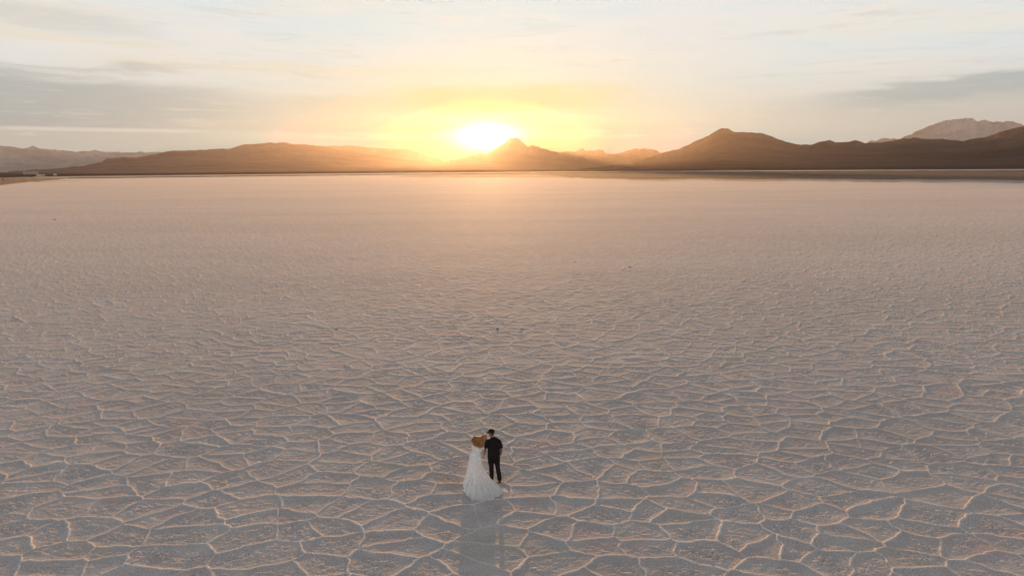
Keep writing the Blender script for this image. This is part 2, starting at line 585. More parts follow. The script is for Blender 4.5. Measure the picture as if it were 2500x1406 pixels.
mountain('mountain_range', [(1380, 407), (1500, 398), (1560, 389), (1610, 376), (1640, 367), (1652, 366), (1700, 344), (1740, 325), (1755, 315),
          (1765, 313), (1778, 315), (1795, 323), (1840, 324), (1860, 325), (1890, 336), (1920, 347), (1945, 352), (1980, 354),
          (2000, 347), (2025, 342), (2040, 347), (2070, 346), (2088, 342), (2112, 350), (2150, 348), (2200, 339), (2232, 336),
          (2260, 340), (2300, 339), (2350, 344), (2385, 337), (2405, 335), (2425, 330), (2440, 323), (2460, 317), (2480, 312),
          (2500, 308), (2560, 296), (2700, 300), (2900, 330), (3300, 385)],
         1520, 6700, 'dark brown mountain range with a broad peak on the right', 9, cols=1200, spur=0.35, power=1.9)
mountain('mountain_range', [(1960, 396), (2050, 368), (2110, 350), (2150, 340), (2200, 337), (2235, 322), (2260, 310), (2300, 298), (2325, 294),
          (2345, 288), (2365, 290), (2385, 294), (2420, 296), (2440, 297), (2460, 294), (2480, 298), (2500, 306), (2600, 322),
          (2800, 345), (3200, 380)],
         7800, 9700, 'far hazy mountain rising behind the dark range at the right edge', 15, spur=0.25, fine=0.0022, m_=HAZED_ROCK)


# ------------------------------------------------------------------ shore: painted mirage band, berm, bright far strip
def sheet(name, edge_near, edge_far, z, m_, label, kind='structure', rows=2, amp=0.0, crown=0.0):
    """a strip on the ground between two lines given as (azimuth deg, distance)"""
    an = np.array(edge_near, float)
    af = np.array(edge_far, float)
    a = np.linspace(max(an[0, 0], af[0, 0]), min(an[-1, 0], af[-1, 0]), 700)
    rn = np.interp(a, an[:, 0], an[:, 1])
    rf = np.interp(a, af[:, 0], af[:, 1])
    rn = rn * (1 + amp * fbm(a * 0.9, a * 0 + 2, 5, 2))
    rf = rf * (1 + amp * 0.4 * fbm(a * 1.3, a * 0 + 7, 5, 4))
    k = np.linspace(0, 1, rows)[:, None]
    r = rn[None, :] * (1 - k) + np.maximum(rf, rn + 1)[None, :] * k
    ar = np.radians(a)[None, :]
    zz = z + crown * np.sin(np.pi * k) * np.ones_like(r)
    if crown:
        zz = zz * (0.8 + 0.5 * fbm(a * 1.7, a * 0, 4, 9))[None, :] + 0.0
        zz[0, :] = -0.1
        zz[-1, :] = -0.1
    V = np.stack([r * np.sin(ar), r * np.cos(ar), zz], axis=-1).reshape(-1, 3)
    o = grid_mesh(name, V, rows, len(a), m_)
    return tagd(o, label, None, None, kind)


def mirage_material():
    m_, t, b = mat('painted_mirage')
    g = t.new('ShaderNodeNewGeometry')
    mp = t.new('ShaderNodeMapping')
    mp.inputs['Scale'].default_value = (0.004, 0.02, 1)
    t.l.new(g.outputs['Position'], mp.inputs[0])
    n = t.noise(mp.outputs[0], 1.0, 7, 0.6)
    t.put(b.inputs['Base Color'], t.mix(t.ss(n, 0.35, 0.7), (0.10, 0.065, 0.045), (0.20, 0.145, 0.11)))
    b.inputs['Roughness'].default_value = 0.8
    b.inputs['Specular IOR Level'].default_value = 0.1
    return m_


MIRAGE = mirage_material()
DIRT = simple('brown_dirt', (0.20, 0.125, 0.075), 0.95, 0.35, 0.03)
DARK = simple('dark_berm_soil', (0.075, 0.055, 0.04), 0.95, 0.3, 0.05)
FAR_PALE = simple('pale_strip', (0.62, 0.56, 0.50), 1.0, 0.08, 0.01, spec=0.05)  # even pale tone of the bright far strip

sheet('shore_band', [(2, 900), (5, 640), (10, 570), (20, 545), (30, 530), (38, 510), (60, 500)],
      [(2, 905), (5, 1120), (60, 1120)], 0.06, MIRAGE, 'painted dark mirage of the mountains along the far right shore', amp=0.10)  # reflection of the mountains painted as a flat brown sheet
sheet('shore_band', [(3, 860), (6, 600), (10, 510), (20, 470), (30, 455), (38, 440), (60, 430)],
      [(3, 865), (6, 640), (10, 600), (20, 580), (30, 560), (38, 540), (60, 530)], 0.03,
      simple('mirage_fringe_grey', (0.40, 0.345, 0.315), 1.0, 0.2, 0.02), 'greyish fringe in front of the painted mirage band', amp=0.16)  # softens the near edge of the painted reflection
sheet('shore_band', [(-10, 860), (-6, 760), (0, 700), (2, 690), (5, 640)], [(-10, 870), (-6, 1100), (5, 1100)], 0.055,
      simple('brown_salt', (0.33, 0.25, 0.20), 1.0, 0.15, 0.004), 'brown strip of salt below the sun', amp=0.08)  # plain brown tone, slightly varied
sheet('berm', [(-36, 1085), (60, 1125)], [(-36, 1125), (60, 1165)], 0.0, DARK,
      'thin dark berm running along the far shore', rows=7, amp=0.004, crown=1.25)
sheet('shore_strip', [(-34.6, 1170), (60, 1190)], [(-34.6, 1500), (0, 1480), (14, 1400), (60, 1400)], 0.5, FAR_PALE,
      'bright thin pale strip at the foot of the mountains')
sheet('desert_plain', [(-60, 1480), (60, 1500)], [(-60, 9600), (60, 9600)], 0.7, ROCK,
      'flat brown desert plain between the salt and the mountains')
sheet('dirt_spit', [(-60, 480), (-45, 520), (-38, 560), (-36.5, 610), (-35.4, 730), (-34.2, 860), (-33.2, 960), (-32.6, 1060)],
      [(-60, 1500), (-36, 1480), (-34, 1250), (-33, 1130), (-32.6, 1064)], 0.3, DIRT,
      'low brown dirt spit reaching in from the left edge', rows=7, amp=0.03, crown=1.6)
sheet('dirt_spit', [(-34.5, 800), (-33, 830), (-31.5, 850), (-30, 880)], [(-34.5, 830), (-33, 850), (-31.5, 862), (-30, 884)], 0.05, DARK,
      'thin dark sliver of soil off the tip of the brown spit', amp=0.01)


# ------------------------------------------------------------------ mesh tools for figures and small things
def frame_for(d, side=None):
    d = d.normalized()
    s = Vector(side) if side else (Vector((1, 0, 0)) if abs(d.x) < 0.8 else Vector((0, 1, 0)))
    s = (s - d * s.dot(d))
    if s.length < 1e-4:
        s = d.orthogonal()
    s.normalize()
    return s, d.cross(s)


def tube(bm, pts, rad, seg=14, side=None, cap=True):
    """pts: list of 3-vectors, rad: r or (a, b) per point, closed with rounded ends"""
    pts = [Vector(p) for p in pts]
    rad = [(r, r) if not isinstance(r, (tuple, list)) else r for r in rad]
    rings = []
    n = len(pts)
    P, Q = [], []
    if cap:
        d0 = (pts[0] - pts[1]).normalized()
        m0 = min(rad[0])
        P += [pts[0] + d0 * m0 * 0.95, pts[0] + d0 * m0 * 0.6]
        Q += [tuple(x * 0.25 for x in rad[0]), tuple(x * 0.78 for x in rad[0])]
    P += pts
    Q += rad
    if cap:
        d1 = (pts[-1] - pts[-2]).normalized()
        m1 = min(rad[-1])
        P += [pts[-1] + d1 * m1 * 0.6, pts[-1] + d1 * m1 * 0.95]
        Q += [tuple(x * 0.78 for x in rad[-1]), tuple(x * 0.25 for x in rad[-1])]
    N = len(P)
    for i in range(N):
        d = (P[min(i + 1, N - 1)] - P[max(i - 1, 0)])
        s, t = frame_for(d, side)
        ring = []
        for k in range(seg):
            a = 2 * math.pi * k / seg
            ring.append(bm.verts.new(P[i] + s * (math.cos(a) * Q[i][0]) + t * (math.sin(a) * Q[i][1])))
        rings.append(ring)
    for i in range(N - 1):
        for k in range(seg):
            bm.faces.new((rings[i][k], rings[i][(k + 1) % seg], rings[i + 1][(k + 1) % seg], rings[i + 1][k]))
    bm.faces.new(list(reversed(rings[0])))
    bm.faces.new(rings[-1])


def ball(bm, c_, r3, seg=20, rot=None):
    mtx = Matrix.Translation(Vector(c_))
    if rot:
        mtx = mtx @ rot.to_4x4()
    mtx = mtx @ Matrix.Diagonal((r3[0], r3[1], r3[2], 1))
    bmesh.ops.create_uvsphere(bm, u_segments=seg, v_segments=seg // 2 + 2, radius=1.0, matrix=mtx)


def boxm(bm, c_, s3, rot=None, bev=0.0):
    mtx = Matrix.Translation(Vector(c_))
    if rot:
        mtx = mtx @ rot.to_4x4()
    mtx = mtx @ Matrix.Diagonal((s3[0], s3[1], s3[2], 1))
    g = bmesh.ops.create_cube(bm, size=1.0, matrix=mtx)
    if bev:
        es = list({e for v in g['verts'] for e in v.link_edges})
        bmesh.ops.bevel(bm, geom=es, offset=bev, segments=2, affect='EDGES', profile=0.6)


def mesh_obj(name, bm, m_, parent=None, remesh=0.0, smooth_it=4, sm=True, disp=None):
    bmesh.ops.recalc_face_normals(bm, faces=bm.faces)
    me = bpy.data.meshes.new(name)
    bm.to_mesh(me)
    bm.free()
    o = bpy.data.objects.new(name, me)
    col.objects.link(o)
    if remesh:
        rm = o.modifiers.new('remesh', 'REMESH')
        rm.mode = 'VOXEL'
        rm.voxel_size = remesh
        if smooth_it:
            s_ = o.modifiers.new('smooth', 'SMOOTH')
            s_.factor = 0.5
            s_.iterations = smooth_it
        dg = bpy.context.evaluated_depsgraph_get()
        dg.update()
        me2 = bpy.data.meshes.new_from_object(o.evaluated_get(dg))
        o.modifiers.clear()
        o.data = me2
        bpy.data.meshes.remove(me)
        me = me2
        me.name = name
    if disp:
        nv = len(me.vertices)
        co = np.empty(nv * 3, np.float32)
        me.vertices.foreach_get('co', co)
        co = co.reshape(-1, 3)
        no = np.empty(nv * 3, np.float32)
        me.vertices.foreach_get('normal', no)
        no = no.reshape(-1, 3)
        co = co + no * disp(co)[:, None].astype(np.float32)
        me.vertices.foreach_set('co', co.ravel())
        me.update()
    if sm:
        me.polygons.foreach_set('use_smooth', np.ones(len(me.polygons), dtype=bool))
    me.materials.clear()
    me.materials.append(m_)
    if parent:
        o.parent = parent
    return o


def empty(name, loc, rz=0.0):
    o = bpy.data.objects.new(name, None)
    o.empty_display_size = 0.3
    o.location = loc
    o.rotation_euler = (0, 0, rz)
    col.objects.link(o)
    return o


def hand(bm, wrist, palm_dir, palm_n, thumb_side, curl=0.5, s=1.0):
    """palm, four bent fingers of different lengths and a thumb from the palm's side"""
    d = Vector(palm_dir).normalized()
    n = Vector(palm_n)
    n = (n - d * n.dot(d)).normalized()
    sdv = d.cross(n) * thumb_side
    wv = Vector(wrist)
    tube(bm, [wv, wv + d * 0.04 * s, wv + d * 0.085 * s], [(0.026 * s, 0.018 * s), (0.040 * s, 0.016 * s), (0.038 * s, 0.013 * s)], side=sdv)
    for i, ln in enumerate((0.070, 0.080, 0.074, 0.058)):
        off = (1.5 - i) * 0.0195 * s
        p = wv + d * 0.085 * s + sdv * off
        pts = [p - d * 0.02 * s]
        a = 0.0
        for f_ in (0.42, 0.32, 0.26):
            a += curl * 0.75
            p = p + (d * math.cos(a) + n * math.sin(a)) * ln * f_ * s
            pts.append(p.copy())
        tube(bm, pts, [0.0095 * s, 0.009 * s, 0.0085 * s, 0.0075 * s], seg=10)
    p0 = wv + d * 0.025 * s + sdv * 0.028 * s
    p1 = p0 + (d * 0.7 + sdv * 0.7 + n * 0.2).normalized() * 0.035 * s
    p2 = p1 + (d * 0.85 + sdv * 0.1 + n * 0.5).normalized() * 0.032 * s
    tube(bm, [p0, p1, p2], [0.013 * s, 0.011 * s, 0.009 * s], seg=10)


def head(bm, c_, look, s=1.0, tilt=0.0):
    """skull, jaw, nose, ears, brow and lips; look is the direction of the face"""
    lk = Vector(look).normalized()
    upv = Vector((math.sin(tilt), 0, math.cos(tilt)))
    lk = (lk - upv * lk.dot(upv)).normalized()
    rt_ = lk.cross(upv)
    rot = Matrix((rt_, lk, upv)).transposed()
    c_ = Vector(c_)

    def at(x, y, z):
        return c_ + rot @ Vector((x * s, y * s, z * s))
    ball(bm, at(0, -0.008, 0.022), (0.076 * s, 0.094 * s, 0.092 * s), rot=rot)
    ball(bm, at(0, 0.022, -0.045), (0.056 * s, 0.066 * s, 0.068 * s), rot=rot)
    ball(bm, at(0, 0.060, -0.088), (0.024 * s, 0.022 * s, 0.020 * s), rot=rot)
    tube(bm, [at(0, 0.084, 0.018), at(0, 0.098, -0.010), at(0, 0.103, -0.026)], [0.009 * s, 0.011 * s, 0.014 * s], seg=8)
    tube(bm, [at(-0.020, 0.082, -0.055), at(0, 0.090, -0.055), at(0.020, 0.082, -0.055)], [0.006 * s, 0.009 * s, 0.006 * s], seg=8)
    for sg in (-1, 1):
        ball(bm, at(0.030 * sg, 0.078, 0.008), (0.014 * s, 0.012 * s, 0.011 * s), 10, rot)
        tube(bm, [at(0.012 * sg, 0.088, 0.030), at(0.046 * sg, 0.074, 0.032)], [0.009 * s, 0.008 * s], seg=8)
        ball(bm, at(0.078 * sg, -0.004, -0.010), (0.010 * s, 0.020 * s, 0.032 * s), 12, rot)
    return rot, at


# ------------------------------------------------------------------ skin, cloth, hair
def skin_material(name, c1):
    m_, t, b = mat(name)
    tcn = t.new('ShaderNodeTexCoord')
    n = t.noise(tcn.outputs['Object'], 18, 4, 0.6)
    t.put(b.inputs['Base Color'], t.mix(n, tuple(k * 0.85 for k in c1), c1))
    b.inputs['Roughness'].default_value = 0.5
    b.inputs['Subsurface Weight'].default_value = 0.12
    b.inputs['Subsurface Scale'].default_value = 0.01
    return m_


SKIN_M = skin_material('tanned_skin', (0.20, 0.105, 0.068))
SKIN_W = skin_material('light_skin', (0.48, 0.28, 0.19))
BLACK = simple('black_cotton', (0.012, 0.010, 0.010), 0.85, 0.35, 14, 0.4, 0.01, 0.15)
BLACK2 = simple('black_denim', (0.010, 0.0085, 0.0085), 0.8, 0.35, 22, 0.4, 0.008, 0.15)
CAPM = simple('black_twill', (0.010, 0.008, 0.008), 0.75, 0.2, 60, 0.2, 0.003, 0.2)
SHOE = simple('black_leather', (0.014, 0.011, 0.010), 0.4, 0.2, 30, 0.1, 0.003, 0.4)
DARKHAIR = simple('dark_brown_hair', (0.03, 0.018, 0.012), 0.6, 0.3, 80)
EYE = simple('eye_white', (0.5, 0.48, 0.45), 0.3, 0.05, 20)


def hair_material():
    m_, t, b = mat('golden_hair')
    tcn = t.new('ShaderNodeTexCoord')
    mp = t.new('ShaderNodeMapping')
    mp.inputs['Scale'].default_value = (60, 60, 8)
    t.l.new(tcn.outputs['Object'], mp.inputs[0])
    n = t.noise(mp.outputs[0], 1.0, 4, 0.6)
    c_ = t.mix(t.ss(n, 0.3, 0.7), (0.46, 0.27, 0.12), (0.78, 0.52, 0.27))
    t.put(b.inputs['Base Color'], c_)
    b.inputs['Roughness'].default_value = 0.45
    b.inputs['Specular IOR Level'].default_value = 0.5
    tr = t.new('ShaderNodeBsdfTranslucent')
    t.put(tr.inputs['Color'], t.mix(0.5, c_, (0.85, 0.50, 0.18)))
    mx = t.new('ShaderNodeMixShader')
    mx.inputs[0].default_value = 0.65
    t.l.new(b.outputs[0], mx.inputs[1])
    t.l.new(tr.outputs[0], mx.inputs[2])
    t.l.new(mx.outputs[0], m_.node_tree.nodes['Material Output'].inputs['Surface'])
    return m_


def lace_material(name, tl=0.3, colour=(0.78, 0.74, 0.70)):
    m_, t, b = mat(name)
    tcn = t.new('ShaderNodeTexCoord')
    v = t.new('ShaderNodeTexVoronoi', feature='DISTANCE_TO_EDGE')
    t.l.new(tcn.outputs['Object'], v.inputs['Vector'])
    v.inputs['Scale'].default_value = 26.0
    n = t.noise(tcn.outputs['Object'], 14, 5, 0.65)
    lace = t.m('MAXIMUM', t.ss(v.outputs['Distance'], 0.09, 0.03), t.ss(n, 0.50, 0.58))
    c_ = t.mix(lace, tuple(k * 0.92 for k in colour), tuple(min(1, k * 1.06) for k in colour))
    t.put(b.inputs['Base Color'], c_)
    b.inputs['Roughness'].default_value = 0.8
    b.inputs['Sheen Weight'].default_value = 0.2
    bp = t.new('ShaderNodeBump')
    bp.inputs['Strength'].default_value = 0.5
    bp.inputs['Distance'].default_value = 0.006
    t.l.new(lace, bp.inputs['Height'])
    t.l.new(bp.outputs[0], b.inputs['Normal'])
    tr = t.new('ShaderNodeBsdfTranslucent')
    t.put(tr.inputs['Color'], c_)
    mx = t.new('ShaderNodeMixShader')
    mx.inputs[0].default_value = tl
    t.l.new(b.outputs[0], mx.inputs[1])
    t.l.new(tr.outputs[0], mx.inputs[2])
    t.l.new(mx.outputs[0], m_.node_tree.nodes['Material Output'].inputs['Surface'])
    return m_


HAIR = hair_material()
LACE = lace_material('white_lace', 0.22, (0.93, 0.92, 0.91))

# ------------------------------------------------------------------ the man
gm = ground(1206, 1176)
man = empty('person', (gm.x, gm.y, 0.012))
tagd(man, 'man seen from behind in black cap, black shirt and black trousers, standing beside the bride',
     'person')
MH = (-0.065, 0.005, 1.665)      # head centre
bm = bmesh.new()
look = Vector((-0.93, 0.36, -0.08))
rotm, atm = head(bm, MH, look, 1.0, -0.10)
tube(bm, [(-0.01, 0.0, 1.42), (-0.03, 0.0, 1.52), (-0.055, 0.0, 1.61)], [(0.075, 0.065), (0.060, 0.060), (0.056, 0.058)])
tube(bm, [(0, 0, 0.92), (0, 0, 1.05), (0, 0, 1.2), (0, 0, 1.33), (-0.005, 0, 1.40), (-0.01, 0, 1.44)],
     [(0.150, 0.10), (0.140, 0.095), (0.150, 0.10), (0.165, 0.10), (0.145, 0.085), (0.08, 0.06)], side=(1, 0, 0), seg=24)
# our right arm: hand at the pocket; our left arm: down to the clasped hands
tube(bm, [(0.165, 0, 1.375), (0.214, -0.01, 1.28), (0.244, -0.02, 1.165), (0.245, 0.015, 1.05), (0.232, 0.045, 0.94)],
     [0.042, 0.043, 0.041, 0.039, 0.029])
hand(bm, (0.232, 0.045, 0.94), (-0.16, 0.10, -1), (-1, 0.2, 0), 1, 0.45)
tube(bm, [(-0.165, 0, 1.375), (-0.216, -0.01, 1.28), (-0.248, -0.02, 1.165), (-0.282, 0.0, 1.04), (-0.312, 0.02, 0.925)],
     [0.042, 0.043, 0.041, 0.038, 0.028])
hand(bm, (-0.312, 0.02, 0.925), (-0.10, 0.12, -1), (-1, 0.1, 0), 1, 0.75)
for sg, kx, fx, fy in ((-1, -0.080, -0.068, 0.05), (1, 0.128, 0.185, -0.03)):
    tube(bm, [(0.085 * sg, 0, 0.93), (kx * 0.5 + 0.043 * sg, 0.005, 0.72), (kx, 0.02 + fy * 0.5, 0.50), (fx * 0.7 + kx * 0.3, fy - 0.01, 0.27), (fx, fy, 0.08)],
         [(0.085, 0.085), 0.078, 0.052, 0.048, 0.036])
    tube(bm, [(fx, fy - 0.03, 0.05), (fx + 0.01 * sg, fy + 0.05, 0.045), (fx + 0.02 * sg, fy + 0.14, 0.03)], [0.032, 0.034, 0.024])
mesh_obj('body', bm, SKIN_M, man, 0.0065, 3)


def folds(a1, a2, s):
    def f_(co):
        return (a1 * fbm(co[:, 0] * 9 + s, co[:, 2] * 6 + co[:, 1] * 7, 3, s) + a2 * fbm(co[:, 0] * 26 + co[:, 1] * 20, co[:, 2] * 16, 2, s + 5))
    return f_


bm = bmesh.new()
tube(bm, [(0, 0, 0.885), (0, 0, 0.96), (0, 0, 1.08), (0, 0, 1.20), (0, 0, 1.32), (-0.002, 0, 1.41), (-0.006, 0, 1.465), (-0.015, 0, 1.50)],
     [(0.204, 0.142), (0.203, 0.142), (0.200, 0.138), (0.206, 0.138), (0.216, 0.138), (0.210, 0.124), (0.160, 0.095), (0.085, 0.075)],
     side=(1, 0, 0), seg=28, cap=False)
for sg in (-1, 1):
    tube(bm, [(0.160 * sg, 0, 1.415), (0.205 * sg, -0.005, 1.34), (0.232 * sg, -0.012, 1.24), (0.244 * sg, -0.018, 1.16)],
         [0.068, 0.068, 0.065, 0.064], cap=False)
mesh_obj('shirt', bm, BLACK, man, 0.008, 5, disp=folds(0.022, 0.006, 4))
bm = bmesh.new()
tube(bm, [(-0.020, 0, 1.475), (-0.034, 0.0, 1.53)], [(0.078, 0.075), (0.068, 0.068)], cap=False)
mesh_obj('collar', bm, BLACK, man)
bm = bmesh.new()
tube(bm, [(0, 0, 0.80), (0, 0, 0.88), (0, 0, 0.95), (0, 0, 1.0)], [(0.185, 0.125), (0.200, 0.136), (0.194, 0.130), (0.180, 0.12)],
     side=(1, 0, 0), seg=26)
for sg, kx, fx, fy in ((-1, -0.080, -0.068, 0.05), (1, 0.128, 0.185, -0.03)):
    tube(bm, [(0.090 * sg, 0, 0.88), (kx * 0.5 + 0.045 * sg, 0.005, 0.70), (kx, 0.015 + fy * 0.5, 0.49), (fx * 0.7 + kx * 0.3, fy - 0.012, 0.27), (fx, fy - 0.008, 0.085)],
         [(0.108, 0.112), 0.100, 0.080, 0.072, 0.068], cap=False)
mesh_obj('trousers', bm, BLACK2, man, 0.008, 4, disp=folds(0.016, 0.006, 9))
for sg, fx, fy in ((-1, -0.068, 0.05), (1, 0.185, -0.03)):
    bm = bmesh.new()
    o1 = 0.03 * sg
    tube(bm, [(fx - o1 * 0.3, fy - 0.055, 0.045), (fx, fy + 0.0, 0.050), (fx + o1 * 0.5, fy + 0.09, 0.042), (fx + o1, fy + 0.165, 0.032)],
         [(0.036, 0.040), (0.040, 0.046), (0.046, 0.038), (0.040, 0.026)], side=(1, 0, 0))
    tube(bm, [(fx, fy - 0.02, 0.05), (fx, fy - 0.015, 0.13)], [0.042, 0.045])
    boxm(bm, (fx + o1 * 0.35, fy + 0.055, 0.010), (0.080, 0.27, 0.02), Matrix.Rotation(-0.11 * sg, 3, 'Z'), 0.008)
    mesh_obj('shoe', bm, SHOE, man, 0.006, 2)
bm = bmesh.new()
ball(bm, atm(0, -0.018, 0.010), (0.081, 0.092, 0.085), rot=rotm)
mesh_obj('hair', bm, DARKHAIR, man, 0.008, 1)
# cap: crown, bill, button
cap = None
bm = bmesh.new()
ball(bm, atm(0, -0.012, 0.050), (0.090, 0.108, 0.082), 28, rotm)
geom = bm.verts[:] + bm.edges[:] + bm.faces[:]
bmesh.ops.bisect_plane(bm, geom=geom, plane_co=atm(0, 0, 0.030), plane_no=rotm @ Vector((0, 0.10, -1)), clear_outer=True)
cap = mesh_obj('cap', bm, CAPM, man)
sol = cap.modifiers.new('solidify', 'SOLIDIFY')
sol.thickness = 0.004
bm = bmesh.new()
NB = 14
tops = []
for lay_ in (0, 1):
    rows_ = []
    for i in range(7):
        q = i / 6
        row = []
        for k in range(NB + 1):
            a = -1 + 2 * k / NB
            x = 0.078 * a * (1 - 0.10 * q)
            y = 0.058 + 0.036 * (1 - a * a) + q * 0.080 * math.sqrt(max(0, 1 - (a * 0.93) ** 2))
            z = 0.040 - 0.020 * a * a - 0.016 * q - 0.005 * lay_
            row.append(bm.verts.new(atm(x, y, z)))
        rows_.append(row)
    for i in range(6):
        for k in range(NB):
            bm.faces.new((rows_[i][k], rows_[i][k + 1], rows_[i + 1][k + 1], rows_[i + 1][k]))
    tops.append(rows_)
for k in range(NB):
    bm.faces.new((tops[0][6][k], tops[0][6][k + 1], tops[1][6][k + 1], tops[1][6][k]))
for i in range(6):
    for k in (0, NB):
        bm.faces.new((tops[0][i][k], tops[0][i + 1][k], tops[1][i + 1][k], tops[1][i][k]))
mesh_obj('bill', bm, CAPM, cap)
bm = bmesh.new()
ball(bm, atm(0, -0.012, 0.133), (0.008, 0.008, 0.005), 10, rotm)
mesh_obj('button', bm, CAPM, cap)

# ------------------------------------------------------------------ the bride
WX = gm.x - 0.530
WY = gm.y - 0.015
bride = empty('person', (WX, WY, 0.010))
tagd(bride, 'bride seen from behind in long white lace dress, golden hair blown left, leaning on man',
     'person')
bm = bmesh.new()
WH = (0.235, 0.0, 1.50)
rotw, atw = head(bm, WH, (0.25, 0.95, -0.10), 0.94, 0.42)
tube(bm, [(0.085, 0.0, 1.28), (0.13, 0.0, 1.36), (0.19, 0.0, 1.44)], [(0.060, 0.05), (0.046, 0.046), (0.044, 0.046)])
tube(bm, [(-0.03, 0.0, 0.80), (-0.035, 0.0, 0.92), (-0.03, 0.0, 1.04), (0.0, 0.0, 1.15), (0.03, 0.0, 1.24), (0.06, 0.0, 1.30), (0.075, 0.0, 1.335)],
     [(0.155, 0.115), (0.150, 0.110), (0.112, 0.085), (0.128, 0.092), (0.145, 0.092), (0.140, 0.08), (0.080, 0.055)], side=(1, 0, 0), seg=24)
tube(bm, [(0.17, 0.0, 1.285), (0.196, -0.01, 1.19), (0.200, -0.015, 1.08), (0.205, 0.0, 0.985), (0.212, 0.02, 0.895)],
     [0.042, 0.038, 0.034, 0.030, 0.023])
hand(bm, (0.212, 0.02, 0.895), (0.05, 0.10, -1), (0.9, 0.3, 0), -1, 0.8, 0.92)
tube(bm, [(-0.07, 0.0, 1.315), (-0.125, 0.02, 1.21), (-0.150, 0.04, 1.10), (-0.10, 0.13, 1.05), (-0.03, 0.20, 1.04)],
     [0.042, 0.038, 0.034, 0.030, 0.023])
hand(bm, (-0.03, 0.20, 1.04), (0.8, 0.4, 0.1), (0, 1, -0.3), 1, 0.7, 0.92)
for sg in (-1, 1):
    tube(bm, [(-0.03 + 0.07 * sg, 0, 0.82), (-0.02 + 0.075 * sg, 0.01, 0.48), (0.075 * sg, 0, 0.08)], [0.080, 0.050, 0.034])
    tube(bm, [(0.075 * sg, -0.03, 0.045), (0.08 * sg, 0.06, 0.04), (0.085 * sg, 0.14, 0.03)], [0.030, 0.032, 0.022])
mesh_obj('body', bm, SKIN_W, bride, 0.006, 3)

# dress: bodice and skirt with train
dress_parts = empty('dress', (0, 0, 0))
dress_parts.parent = bride
bm = bmesh.new()
tube(bm, [(-0.034, 0.0, 0.93), (-0.034, 0.0, 0.99), (-0.028, 0.0, 1.06), (-0.002, 0.0, 1.15), (0.028, 0.0, 1.235)],
     [(0.170, 0.124), (0.156, 0.116), (0.140, 0.106), (0.142, 0.105), (0.156, 0.104)], side=(1, 0, 0), seg=28, cap=False)
mesh_obj('bodice', bm, LACE, dress_parts)
for sgn, p in ((1, [(0.168, 0.0, 1.285), (0.196, -0.008, 1.20), (0.203, -0.012, 1.13)]), (-1, [(-0.072, 0.0, 1.305), (-0.125, 0.02, 1.22), (-0.145, 0.035, 1.15)])):
    bm = bmesh.new()
    tube(bm, p, [0.050, 0.047, 0.046], cap=False)
    mesh_obj('sleeve', bm, LACE, dress_parts)


def skirt():
    hem_px = [(1130, 1197), (1137, 1209), (1147, 1218), (1157, 1223), (1177, 1226), (1197, 1223.5), (1210, 1217), (1224, 1208),
              (1243, 1200), (1236, 1196), (1222, 1190), (1208, 1181), (1196, 1172), (1184, 1166), (1168, 1163), (1152, 1166), (1141, 1173), (1133, 1184)]
    pts = []
    for px, py in hem_px:
        g = ground(px, py)
        pts.append((g.x - WX, g.y - WY))
    P = np.array(pts + [pts[0]])
    seg = np.linalg.norm(np.diff(P, axis=0), axis=1)
    L = np.concatenate([[0], np.cumsum(seg)])
    nc = 360
    wx, wy = -0.050, 0.0
    # spread the columns by the mean of arc length and angle so that waist and hem line up
    t = np.linspace(0, L[-1], nc, endpoint=False)
    hx = np.interp(t, L, P[:, 0])
    hy = np.interp(t, L, P[:, 1])
    for _ in range(14):
        hx = 0.25 * np.roll(hx, 1) + 0.5 * hx + 0.25 * np.roll(hx, -1)
        hy = 0.25 * np.roll(hy, 1) + 0.5 * hy + 0.25 * np.roll(hy, -1)
    ang = np.unwrap(np.arctan2(hy - wy, hx - wx))
    rx = wx + 0.172 * np.cos(ang)
    ry = wy + 0.125 * np.sin(ang)
    D = np.hypot(hx - rx, hy - ry)
    nr = 90
    z0 = 1.01
    rows_ = []
    a_n = np.linspace(0, 2 * np.pi, nc, endpoint=False)
    ph = 6 * fbm(np.cos(a_n) * 2 + 9, np.sin(a_n) * 2, 3, 3)
    fold = 0.55 * np.sin(a_n * 15 + ph) + 0.30 * np.sin(a_n * 27 + 2 * ph + 1) + 0.25 * np.sin(a_n * 41 + 3)
    rgt = np.clip(np.cos(ang), 0, 1)
    pw = 1.10 + 0.35 * np.clip((D - 0.35) / 0.9, 0, 1) + 1.5 * rgt ** 0.8
    for i in range(nr + 1):
        s_ = i / nr
        k = s_ ** pw
        zc = z0 * (1 - s_ ** 0.92)
        # the train flattens out on the salt
        tr_ = np.clip((D - 0.55) / 0.9, 0, 1)
        zt = z0 * (1 - s_) ** (1.0 + 0.9 * tr_)
        sh = 0.85 + 0.15 * min(1.0, s_ / 0.10) ** 0.7
        cx_ = -0.036 + (wx + 0.036) * min(1.0, s_ / 0.10)
        rxs = cx_ + (rx - wx) * sh
        rys = wy + (ry - wy) * sh
        x = rxs + (hx - rxs) * k
        y = rys + (hy - rys) * k
        amp = 0.072 * s_ ** 1.2 * (1 - 0.4 * tr_)
        nx, ny = np.cos(ang), np.sin(ang)
        x = x + nx * fold * amp
        y = y + ny * fold * amp
        wr_ = 0.012 * fbm(x * 9, y * 9 + zt * 6, 3, 6) * s_
        z = np.maximum(zt + (fold * 0.012 * tr_ * s_) + wr_ * 1.5, 0.018 + 0.010 * (fold + 1) * tr_)
        rows_.append(np.stack([x, y, z], axis=-1))
    V = np.concatenate(rows_, axis=0)
    o = grid_mesh('skirt', V, nr + 1, nc, LACE, closed=True, parent=dress_parts)
    return o


skirt()

# hair of the bride: scalp plus blown locks
S = 483.0


